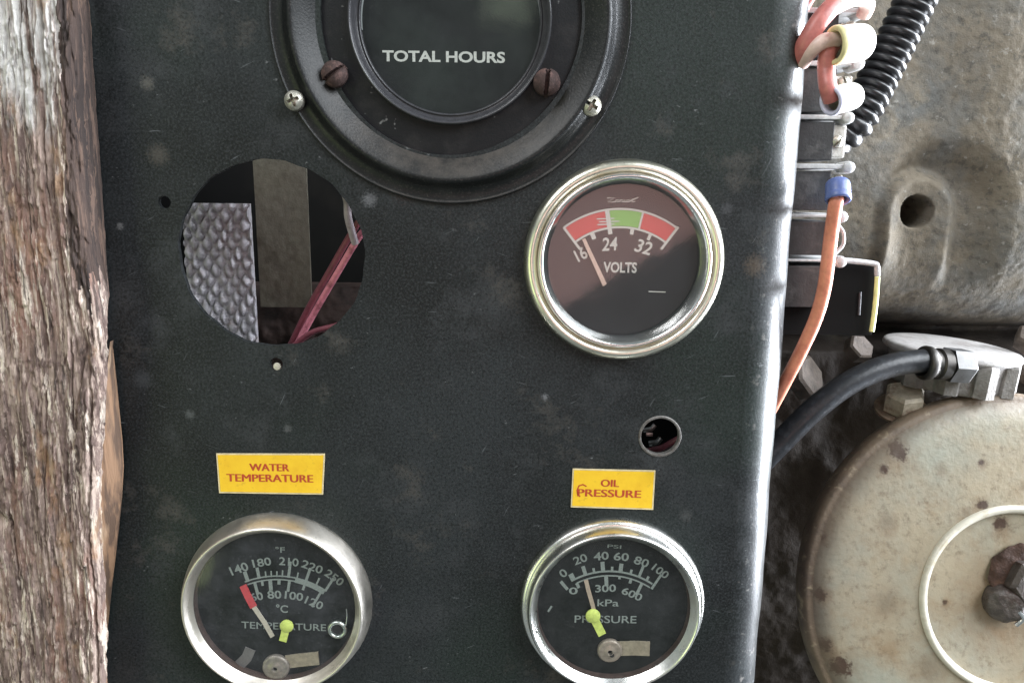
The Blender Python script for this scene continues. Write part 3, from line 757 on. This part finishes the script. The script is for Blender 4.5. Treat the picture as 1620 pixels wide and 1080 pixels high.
wd = M('shaded_side_wood', (.062, .040, .032), .85)  # darker copy of the wood, paints the shade on the post's right side
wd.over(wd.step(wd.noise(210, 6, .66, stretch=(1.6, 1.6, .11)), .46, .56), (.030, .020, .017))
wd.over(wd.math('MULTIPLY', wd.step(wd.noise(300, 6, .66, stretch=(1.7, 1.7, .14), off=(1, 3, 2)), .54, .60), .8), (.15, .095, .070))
wd.bump(wd.noise(700, 6, .7, stretch=(1.6, 1.6, .16)), .0007)
nc = nu + ns
rr_, cc_ = np.meshgrid(np.arange(nz - 1), np.arange(nc - 1), indexing='ij')
ypx = rows[:-1][rr_]
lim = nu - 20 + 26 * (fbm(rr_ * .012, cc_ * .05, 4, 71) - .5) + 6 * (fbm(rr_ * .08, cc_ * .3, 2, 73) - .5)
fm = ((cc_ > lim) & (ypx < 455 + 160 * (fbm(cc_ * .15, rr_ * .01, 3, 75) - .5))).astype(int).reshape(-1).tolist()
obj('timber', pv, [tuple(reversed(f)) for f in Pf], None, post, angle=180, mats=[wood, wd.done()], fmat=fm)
# long splinter peeling off the right edge
sp = M('fresh_splinter_wood', (.27, .16, .095), .75)
sp.over(sp.step(sp.noise(300, 5, .6, stretch=(1.4, 1, .1)), .44, .56), (.11, .068, .046)); sp.over(sp.step(sp.noise(150, 4, stretch=(1, 1, .3), off=(2, 2, 2)), .55, .7), (.46, .33, .22)); sp.bump(sp.noise(900, 4, stretch=(1.4, 1, .15)), .0004)
spl = [(176, 540, 174, .2), (181, 580, 170, .5), (187, 640, 166, .9), (193, 700, 162, 1), (195, 740, 158, 1), (192, 790, 155, 1), (187, 840, 152, .9), (180, 900, 153, .7), (173, 960, 158, .4), (168, 1010, 160, .2)]
V, Fs = [], []
for i, (xr, y, xl, tk) in enumerate(spl):
    a, b = P(xr, y, -.003), P(xl, y, -.0085)
    wob = .0004 * math.sin(i * 2.3)
    V += [b + Vector((0, 0, 0)), b.lerp(a, .45) + Vector((.0002, -.0016 * tk + wob, 0)), a + Vector((0, -.0006 * tk, 0)), a + Vector((-.0004, .0012, 0)), b + Vector((0, .002, 0))]
for i in range(len(spl) - 1):
    for j in range(5):
        q = (j + 1) % 5; Fs.append((i * 5 + j, i * 5 + q, i * 5 + 5 + q, i * 5 + 5 + j))
Fs.append((0, 1, 2, 3, 4)); Fs.append(tuple(reversed([(len(spl) - 1) * 5 + j for j in range(5)])))
o = obj('splinter', V, Fs, sp.done(), post, angle=50)
o['label'] = 'long pale tan splinter peeling off the post edge'

# ------------------------------------------------------------------ engine block on the right
YE = .105
a, b = P(1120, -80, YE), P(1760, 1200, YE)
nx, nzz = 330, 640
X, Z = np.meshgrid(np.linspace(a.x, b.x, nx), np.linspace(a.z, b.z, nzz))
def E(px, py): q = P(px, py, YE); return q.x, q.z
def Zof(py): return E(1450, py)[1]
ke = S(1450, 330, YE)
H = np.zeros_like(X)
# upper casting: leans back above, rolls under below
zr = Zof(350); RR = .052
d = np.clip(zr - Z, 0, RR * .995)
H -= np.where(Z < zr, RR - np.sqrt(RR ** 2 - d ** 2), 0)
H -= .10 * np.clip(Z - Zof(250), 0, 1)
H += .006 * sstep(X, E(1480, 0)[0], E(1620, 0)[0]) 
# recessed arch pocket with the drilled boss standing in it
bx, bz = E(1452, 335)
def arch(r, dx=0, dz=0):
    dd = np.hypot(X - bx - dx, np.maximum(Z - bz - dz, 0) + 0 * Z)
    return dd - r
pocket = sstep(-arch(90 * ke, .009, .003), -.006, .012) * sstep(Z, Zof(470), Zof(385))
H -= .0075 * pocket
boss = sstep(-arch(60 * ke), -.003, .004)
H += .0070 * boss * sstep(Z, Zof(480), Zof(400))
H -= .034 * sstep(-(np.hypot(X - bx + 2 * ke, Z - bz) - 24 * ke), -.0006, .0008)
# lower body sits further back with lumps
low = sstep(Zof(545) - Z, 0, .008)
H = np.maximum(H, -.046)
H += low * (.024 + .008 * fbm(X * 45, Z * 45, 3, 77) )
H += .0022 * (fbm(X * 40, Z * 40, 3, 3) - .5) + .0006 * (fbm(X * 400, Z * 400, 3, 13) - .5)
V = np.stack([X, YE - H, Z], -1).reshape(-1, 3)
em = M('dusty_cast_iron', (.172, .146, .110), .7, spec=.2)
em.over(em.step(em.noise(38, 6, .6), .44, .64), (.132, .130, .120))
em.over(em.step(em.noise(75, 6, .65, off=(1, 1, 5)), .54, .70), (.215, .185, .140))
em.over(em.math('MULTIPLY', em.step(em.noise(260, 5, .7, off=(4, 1, 5)), .52, .64), .65), (.075, .070, .060))
em.over(em.math('MULTIPLY', em.step(em.noise(300, 4, .65, off=(8, 1, 5)), .62, .72), .6), (.36, .345, .31))
eng = thing('engine_block', 'rough dusty cast metal engine block behind the right edge of the panel', 'engine block', Vector((E(1450, 0)[0], YE, ZB)))
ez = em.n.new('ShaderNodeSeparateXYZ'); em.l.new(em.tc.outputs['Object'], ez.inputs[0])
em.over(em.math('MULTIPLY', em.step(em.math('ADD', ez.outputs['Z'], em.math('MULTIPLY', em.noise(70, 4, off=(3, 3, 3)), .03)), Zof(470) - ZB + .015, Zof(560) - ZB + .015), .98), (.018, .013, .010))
em.bump(em.noise(420, 5, .65), .00030); em.bump(em.noise(1500, 4, .6), .0002)
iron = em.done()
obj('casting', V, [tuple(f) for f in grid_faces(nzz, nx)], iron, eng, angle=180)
grease = simple('greasy_pale_paint', (.11, .085, .068), .75, .0, .5, 300, .0003, (.05, .036, .028))
rust_bolt = simple('rusty_bolt', (.22, .16, .11), .65, .2, .5, 400, .0003, (.10, .05, .03))
# pale pad above the hose fitting
pc = P(1503, 556, .095); kp = S(1503, 556, .095)
cap_side_mat = simple('cap_paint_shaded', (.24, .225, .21), .75, 0, .35, 350, .0004, (.13, .11, .095))  # darker copy of the cap paint, shade on the sides put into colour
capax = Vector((.07, -.02, 1)).normalized()
cap0 = pc + capax * 8 * kp
cap = obj('round_cap', *lathe(cap0 - capax * 60 * kp, smooth_prof([(80 * kp, 0), (84 * kp, 6 * kp), (85 * kp, 30 * kp), (88 * kp, 46 * kp), (90 * kp, 54 * kp)], 4), 64, axis=capax), cap_side_mat, eng, angle=50)
for q_ in range(9):
    an = R(-150 + q_ * 33)
    dv = Vector((math.cos(an), math.sin(an), 0)); dv = (dv - capax * dv.dot(capax)).normalized()
    obj('cap_lug', *hexnut(cap0 - capax * 58 * kp + dv * 84 * kp, capax, 17 * kp, 50 * kp, .1, an), cap_side_mat, cap, smooth=False)
obj('cap_top', *lathe(cap0 - capax * 4 * kp, smooth_prof([(84 * kp, -12 * kp), (88 * kp, -9 * kp), (97 * kp, -4 * kp), (98 * kp, 1 * kp), (92 * kp, 6 * kp), (60 * kp, 8 * kp), (.00001, 8.5 * kp)], 4), 64, axis=capax), simple('cap_paint_lit', (.42, .40, .385), .7, 0, .3, 350, .0003, (.26, .235, .215)), cap, angle=60)  # lighter copy of the cap paint, light on the top put into colour
def bolt(px, py, Y, r, h, axis, mat, rot=0, washer=True):
    c = P(px, py, Y); q = S(px, py, Y)
    o = obj('bolt_head', *hexnut(c, axis, r * q, h * q, .15, rot), mat, eng, smooth=False)
    if washer:
        obj('washer', *lathe(c - Vector(axis).normalized() * .0012, [(r * 1.35 * q, 0), (r * 1.35 * q, .0010), (r * .6 * q, .0012)], 32, axis=axis), rust_bolt, o)
bolt(1427, 645, .085, 30, 34, (-.1, -.35, .9), simple('cream_bolt', (.50, .44, .34), .55, .1, .4, 400, .0002, (.14, .07, .045)), .3)
bolt(1352, 556, .092, 22, 20, (.25, -.7, .6), grease, .2, False)
bolt(1262, 600, .090, 36, 26, (.55, -.6, .4), grease, .5, False)
bolt(1630, 545, .095, 26, 26, (-.2, -.6, .7), grease, .1, False)
bolt(1632, 592, .095, 26, 26, (-.2, -.6, .6), grease, .4, False)

# ------------------------------------------------------------------ round cover lower right
YC = .058
kc = S(1500, 945, YC) * .965; cc = P(1603, 948, YC - .0050) + Vector((0, .98, -.2)) * .0052
cover = thing('round_cover', 'large cream round metal cover with rust spots and a centre bolt', 'engine cover', cc)
cm = M('aged_cream_paint', (.315, .265, .185), .45)
cm.over(cm.step(cm.noise(30, 5, .6), .40, .62), (.275, .258, .200))
cm.over(cm.step(cm.noise(48, 6, .65, off=(3, 1, 6)), .54, .70), (.250, .185, .115))
cm.over(cm.math('MULTIPLY', cm.step(cm.noise(300, 5, .7, off=(5, 1, 6)), .52, .68), .6), (.15, .11, .07))
cm.over(cm.math('MULTIPLY', cm.step(cm.noise(22, 4, .6, off=(9, 9, 9)), .54, .66), .6), (.28, .295, .245))
for (x, y, r_, soft) in ((1448, 731, 17, 4), (1420, 757, 8, 4), (1300, 944, 12, 4), (1322, 1042, 20, 6), (1570, 808, 10, 4), (1545, 826, 12, 8), (1598, 838, 14, 6), (1348, 785, 9, 4), (1503, 672, 6, 3), (1510, 755, 8, 7), (1578, 746, 6, 4), (1300, 1015, 14, 6), (1495, 952, 5, 3), (1310, 860, 11, 6), (1455, 1040, 20, 16), (1415, 835, 12, 10), (1400, 950, 18, 14)):
    cm.over(cm.math('MULTIPLY', cm.spot(P(x, y + 4, YC - .004) - cc, r_ * kc * 1.25, r_ * kc * .8, 300, .9), .45), (.16, .10, .055))
    cm.over(cm.math('MULTIPLY', cm.spot(P(x, y, YC - .004) - cc, r_ * kc * .8, soft * kc * .6, 520, 1.1), .95 if soft < 7 else .45), (.050, .026, .016) if soft < 7 else (.17, .15, .11))
cm.over(cm.math('MULTIPLY', cm.spot(Vector((0, -.008, 0)), 78 * kc, 34 * kc, 200, .5), .55), (.21, .13, .07))
edge_m = cm.math('SUBTRACT', 1.0, cm.spot(Vector((0, 0, 0)), 302 * kc, 15 * kc, 130, .035))
cm.over(cm.math('MULTIPLY', edge_m, .85), (.115, .080, .055))
cm.rough(cm.noise(120, 5), .34, .6)
cm.bump(cm.noise(500, 4, .6), .0002); cm.bump(cm.noise(40, 3), .0010, .5)
cream = cm.done()
cov_prof = smooth_prof([(328 * kc, -.0100), (331 * kc, -.007), (331 * kc, -.003), (326 * kc, -.0005), (318 * kc, .0004), (309 * kc, .0018), (296 * kc, .0032), (270 * kc, .0042), (220 * kc, .0048), (165 * kc, .0051), (152 * kc, .0052)], 5)
rim_m = M('grimy_brown_rim', (.17, .125, .085), .6); rim_m.over(rim_m.step(rim_m.noise(90, 5, .6), .45, .7), (.09, .065, .05)); rim_m.over(rim_m.step(rim_m.noise(200, 4, .6, off=(1, 1, 3)), .58, .7), (.3, .24, .16)); rim_m.bump(rim_m.noise(500, 4), .0003); rim_m = rim_m.done()
AX = (0, -.98, .2)
obj('rim', *lathe(cc, cov_prof[:22], 128, axis=AX), rim_m, cover, angle=80)
obj('dome', *lathe(cc, cov_prof[21:], 160, axis=AX), cream, cover, angle=80)
obj('bead', *lathe(cc, smooth_prof([(152.5 * kc, .0050), (151 * kc, .0064), (147 * kc, .0071), (141 * kc, .0063), (138 * kc, .0046)], 5), 128, axis=AX), simple('polished_cream_bead', (.70, .66, .56), .22, 0, .2, 300, .0001, (.50, .42, .30)), cover, angle=80)
obj('centre_dish', *lathe(cc, smooth_prof([(139 * kc, .0046), (122 * kc, .0042), (80 * kc, .0036), (.00001, .0032)], 5), 96, axis=AX), cream, cover, angle=80)
axn = Vector(AX).normalized()
dk = simple('dark_rusty_iron', (.105, .088, .078), .5, .35, .5, 350, .0004, (.045, .022, .016))
def off(px, py, h): return P(px, py, YC - .0036) + axn * h
def rough_up(VF, amp, fr, seed):
    V, Fs = VF
    from mathutils import noise as mn
    return [v + mn.noise_vector(v * fr + Vector((seed, 0, 0))) * amp for v in V], Fs
obj('rust_ring', *rough_up(lathe(off(1620, 915, -.0002), smooth_prof([(56 * kc, -.0006), (53 * kc, .0006), (44 * kc, .0014), (.00001, .0018)], 5), 72, axis=AX), .0012, 260, 3), simple('deep_rust', (.060, .030, .020), .85, 0, .5, 300, .0006, (.10, .05, .03)), cover, angle=60)
bt = obj('centre_nut', *hexnut(off(1624, 920, .001), AX, 42 * kc, .0065, .3, .3), dk, cover, angle=25)
obj('centre_lug', *rough_up(lathe(off(1583, 948, 0), smooth_prof([(29 * kc, 0), (29 * kc, .004), (26 * kc, .0066), (15 * kc, .0078), (.00001, .0080)], 5), 40, axis=(-.3, -1, .1)), .0007, 350, 8), dk, bt, angle=60)
obj('split_pin', *tube([off(1590, 955, .0080), off(1596, 966, .0085), off(1590, 978, .0070)], .0009, 8), chrome, cover)

# ------------------------------------------------------------------ hose and fitting
rub = M('black_rubber_hose', (.016, .017, .020), .36); rub.over(rub.step(rub.noise(300, 5, .6), .5, .75), (.045, .05, .058)); rub.rough(rub.noise(500, 4), .28, .5); rub.bump(rub.noise(900, 3), .00012)
hose = thing('rubber_hose', 'black rubber hose with steel end fitting curving out from behind the panel', 'hose', P(1350, 640, .06))
hp = [(1150, 800, .070), (1195, 742, .066), (1240, 694, .064), (1290, 645, .063), (1346, 604, .064), (1405, 579, .066), (1462, 570, .068)]
obj('tube', *tube([P(*p) for p in hp], 18.5 * S(1300, 650, .064), 28, 12), rub.done(), hose, angle=60)
fit = metal('fitting_steel', (.15, .15, .15), .55, (.09, .085, .08)); dfit = metal('dark_fitting_steel', (.10, .095, .09), .5, (.06, .055, .05))
kf = S(1500, 570, .068)
hd = (P(1600, 583, .072) - P(1462, 573, .068)).normalized()
s0 = P(1458, 573.5, .068)
obj('crimp_collar', *lathe(s0, smooth_prof([(21 * kf, 0), (27 * kf, .0008), (27 * kf, .0030), (23 * kf, .0042), (22 * kf, .0060)], 3), 40, axis=hd), dfit, hose, angle=40)
obj('ferrule', *lathe(s0 + hd * .0062, [(22 * kf, 0), (25 * kf, .0006), (25 * kf, .0040), (20 * kf, .0046)], 40, axis=hd), dfit, hose, angle=40)
obj('swivel_nut', *hexnut(s0 + hd * .0108, hd, 29 * kf, .0090, .12, .25), fit, hose, smooth=False)

# ------------------------------------------------------------------ terminal strip on the panel edge
YT = .014
kt = S(1300, 300, YT)
blk = simple('black_moulded_plastic', (.030, .030, .031), .45, 0, .4, 400, .0001, (.075, .072, .07))
pale_pl = simple('pale_grey_plastic', (.52, .52, .52), .45, 0, .3, 500, .0001, (.30, .29, .28))
ts = thing('terminal_strip', 'black terminal strip with pale dividers behind the right panel edge', 'terminal strip', P(1300, 300, YT))
def bpx(name, x0, x1, y0, y1, Y0, Y1, mat, parent, bev=.0003):
    a, b = P(x0, y0, Y0), P(x1, y1, Y0)
    return obj(name, *box(a.x, b.x, Y0, Y1, b.z, a.z, bev), mat, parent, smooth=False)
for (x0, x1, y0, y1) in ((1240, 1316, 192, 254), (1236, 1310, 270, 333), (1230, 1306, 349, 404), (1224, 1302, 420, 486), (1246, 1318, 108, 178), (1250, 1322, 20, 92)):
    bpx('terminal_block', x0, x1, y0, y1, YT, YT + .020, blk, ts)
for (x0, x1, y, t) in ((1236, 1346, 185, 8), (1232, 1347, 263, 9), (1226, 1336, 341, 6), (1220, 1334, 412, 5), (1240, 1362, 100, 9), (1246, 1372, 16, 9)):
    d = bpx('divider', x0, x1, y - t / 2, y + t / 2, YT - .0012, YT + .020, pale_pl, ts, .0003)
    c = P(x1 - 6, y + 2, YT - .0008)
    obj('divider_tip', *lathe(c, smooth_prof([(9 * kt, -.006), (9.5 * kt, .0005), (6 * kt, .0016), (.00001, .0018)], 3), 24), pale_pl, d)
for (x0, x1, y0, y1) in ((1315, 1336, 198, 250), (1309, 1332, 276, 300), (1320, 1348, 120, 142), (1330, 1358, 36, 52)):
    bpx('contact_plate', x0, x1, y0, y1, YT + .001, YT + .006, simple('contact_plate_tin', (.62, .60, .56), .4, .3, .35, 700, .0001, (.35, .30, .24)), ts, .0006)
for (x, y) in ((1324, 224), (1320, 288), (1334, 131), (1344, 44)):
    obj('terminal_screw', *screw(P(x, y, YT + .001), 9.5 * kt, .0016, 'slot', R(30 + x % 7 * 20)), zinc, ts, angle=30)
obj('clip_spring', *tube([P(1322, 352, YT), P(1334, 368, YT - .001), P(1333, 388, YT), P(1318, 404, YT)], .0006, 8), pale_pl, ts)

# black angle bracket with pale trim below the strip
br = thing('angle_bracket', 'black angle bracket with a pale trim strip below the terminal strip', 'bracket', P(1340, 470, .02))
bpx('plate', 1240, 1379, 416, 530, .020, .034, M('matt_black_bracket', (.006, .006, .006), .8, spec=.12).done(), br)
def strip(pts, r, mat, nm): obj(nm, *tube([P(*p) for p in pts], r, 10), mat, br, angle=60)
strip([(1322, 411, .0165), (1350, 413, .017), (1381, 417, .0175), (1387, 421, .0175), (1388, 436, .0175)], .0009, pale_pl, 'trim_strip')
strip([(1388, 438, .0175), (1385, 480, .0175), (1379, 524, .0178)], .0008, simple('yellow_green_trim', (.74, .76, .34), .4, 0, .2), 'trim_strip')
strip([(1361, 462, .0195), (1359, 498, .0195)], .0004, simple('scratch_grey', (.06, .06, .07), .5), 'scratch_rib')

# ------------------------------------------------------------------ wires and lugs along the strip
red_ins = simple('red_insulation', (.52, .17, .15), .4, 0, .3, 500, .00005, (.34, .09, .08))
pinkish = simple('pale_pink_insulation', (.72, .52, .46), .35, 0, .25, 500, .00005, (.52, .26, .22))
orange = simple('orange_insulation', (.66, .235, .145), .4, 0, .25, 500, .00005, (.46, .14, .09))
white_pl = simple('white_nylon', (.78, .77, .70), .32, 0, .12, 500, .00005)
blue_pl = simple('blue_nylon', (.10, .14, .34), .35, 0, .3, 500, .00005)
violet_pl = simple('lilac_nylon', (.56, .55, .70), .35, 0, .2, 500, .00005)
yellow_pl = simple('yellow_nylon', (.74, .67, .36), .35, 0, .2, 500, .00005)
gs = 'wires on the terminal strip'
wire('wire', 'thick red wire looping up out of the top right of the panel edge', [(1262, 98, .006), (1274, 70, .002), (1296, 34, .001), (1320, 6, .003), (1345, -30, .006)], 13.5 * kt, red_ins, gs, 20)
wire('wire', 'pale pink wire bending into the white connector', [(1268, 100, .005), (1284, 80, .001), (1302, 66, -.0005), (1326, 62, 0)], 11 * kt, pinkish, gs, 20)
wire('wire', 'red wire passing behind at the very top of the strip', [(1258, 60, .012), (1266, 20, .011), (1282, -12, .010), (1290, -50, .01)], 11 * kt, red_ins, gs, 20)
wire('wire', 'pale wire crossing the top of the strip to the right', [(1305, 22, .002), (1335, 4, .003), (1360, -2, .006), (1372, 8, .009), (1366, 24, .012)], 11 * kt, pinkish, gs, 20)
wire('wire', 'short red wire dropping between the white and lilac connectors', [(1316, 72, .002), (1309, 86, .001), (1307, 112, .001), (1310, 138, -.001), (1316, 158, .000)], 12.5 * kt, red_ins, gs, 20)
wire('wire', 'orange wire running down from the blue connector past the bracket', [(1326, 302, .004), (1322, 322, .002), (1315, 370, .004), (1309, 420, .004), (1303, 460, .005), (1290, 505, .007), (1265, 560, .010), (1240, 608, .013), (1215, 655, .017)], 10.5 * kt, orange, gs, 20)
def connector(name, label, pts, r, mat, colmat, Y):
    A, B = P(*pts[0]), P(*pts[1])
    ax = (B - A).normalized(); L = (B - A).length
    t = thing(name, label, 'connector', A, 'crimp connectors on the terminal strip')
    obj('sleeve', *lathe(A, smooth_prof([(r * .74, -.0002), (r * .95, .0002), (r, L * .2), (r, L * .62), (r * .9, L * .84), (r * .55, L * .97), (.00001, L)], 4), 32, axis=ax), mat, t, angle=60)
    obj('collar', *lathe(A, smooth_prof([(r * .70, .0010), (r * .78, -.0006), (r * 1.0, -.0007), (r * 1.05, .0003), (r * 1.02, .0012)], 3), 32, axis=ax), colmat, t, angle=60)
connector('crimp_connector', 'largest white crimp connector with yellow collar', ((1322, 72, -.002), (1377, 66, .000)), 26 * kt, white_pl, yellow_pl, 0)
connector('crimp_connector', 'lilac rimmed white crimp connector under the short red wire', ((1316, 160, -.001), (1358, 150, .003)), 20 * kt, white_pl, violet_pl, 0)
connector('crimp_connector', 'blue crimp connector holding the orange wire', ((1326, 314, .002), (1325, 284, .005)), 18 * kt, blue_pl, blue_pl, 0)

# corrugated conduit
cond = M('black_corrugated_plastic', (.014, .014, .015), .30); cond.over(cond.step(cond.noise(300, 4), .5, .75), (.035, .035, .036)); cond = cond.done()
kd = S(1400, 100, .034)
pitch = 14.6 * kd
def rib(L, t):
    s_ = (L / pitch) % 1.0
    return kd * (24 + 8.5 * max(0, math.sin(math.pi * s_)) ** .7)
V, Fs = tube([P(*p) for p in ((1478, -70, .034), (1452, -8, .034), (1424, 52, .034), (1392, 118, .034), (1362, 176, .033), (1342, 204, .034), (1312, 222, .038))], 0, 28, 12, fn=rib, samples=320)
tag(obj('corrugated_conduit', V, Fs, cond, None, angle=70), 'black corrugated plastic conduit slanting down behind the connectors', 'conduit')
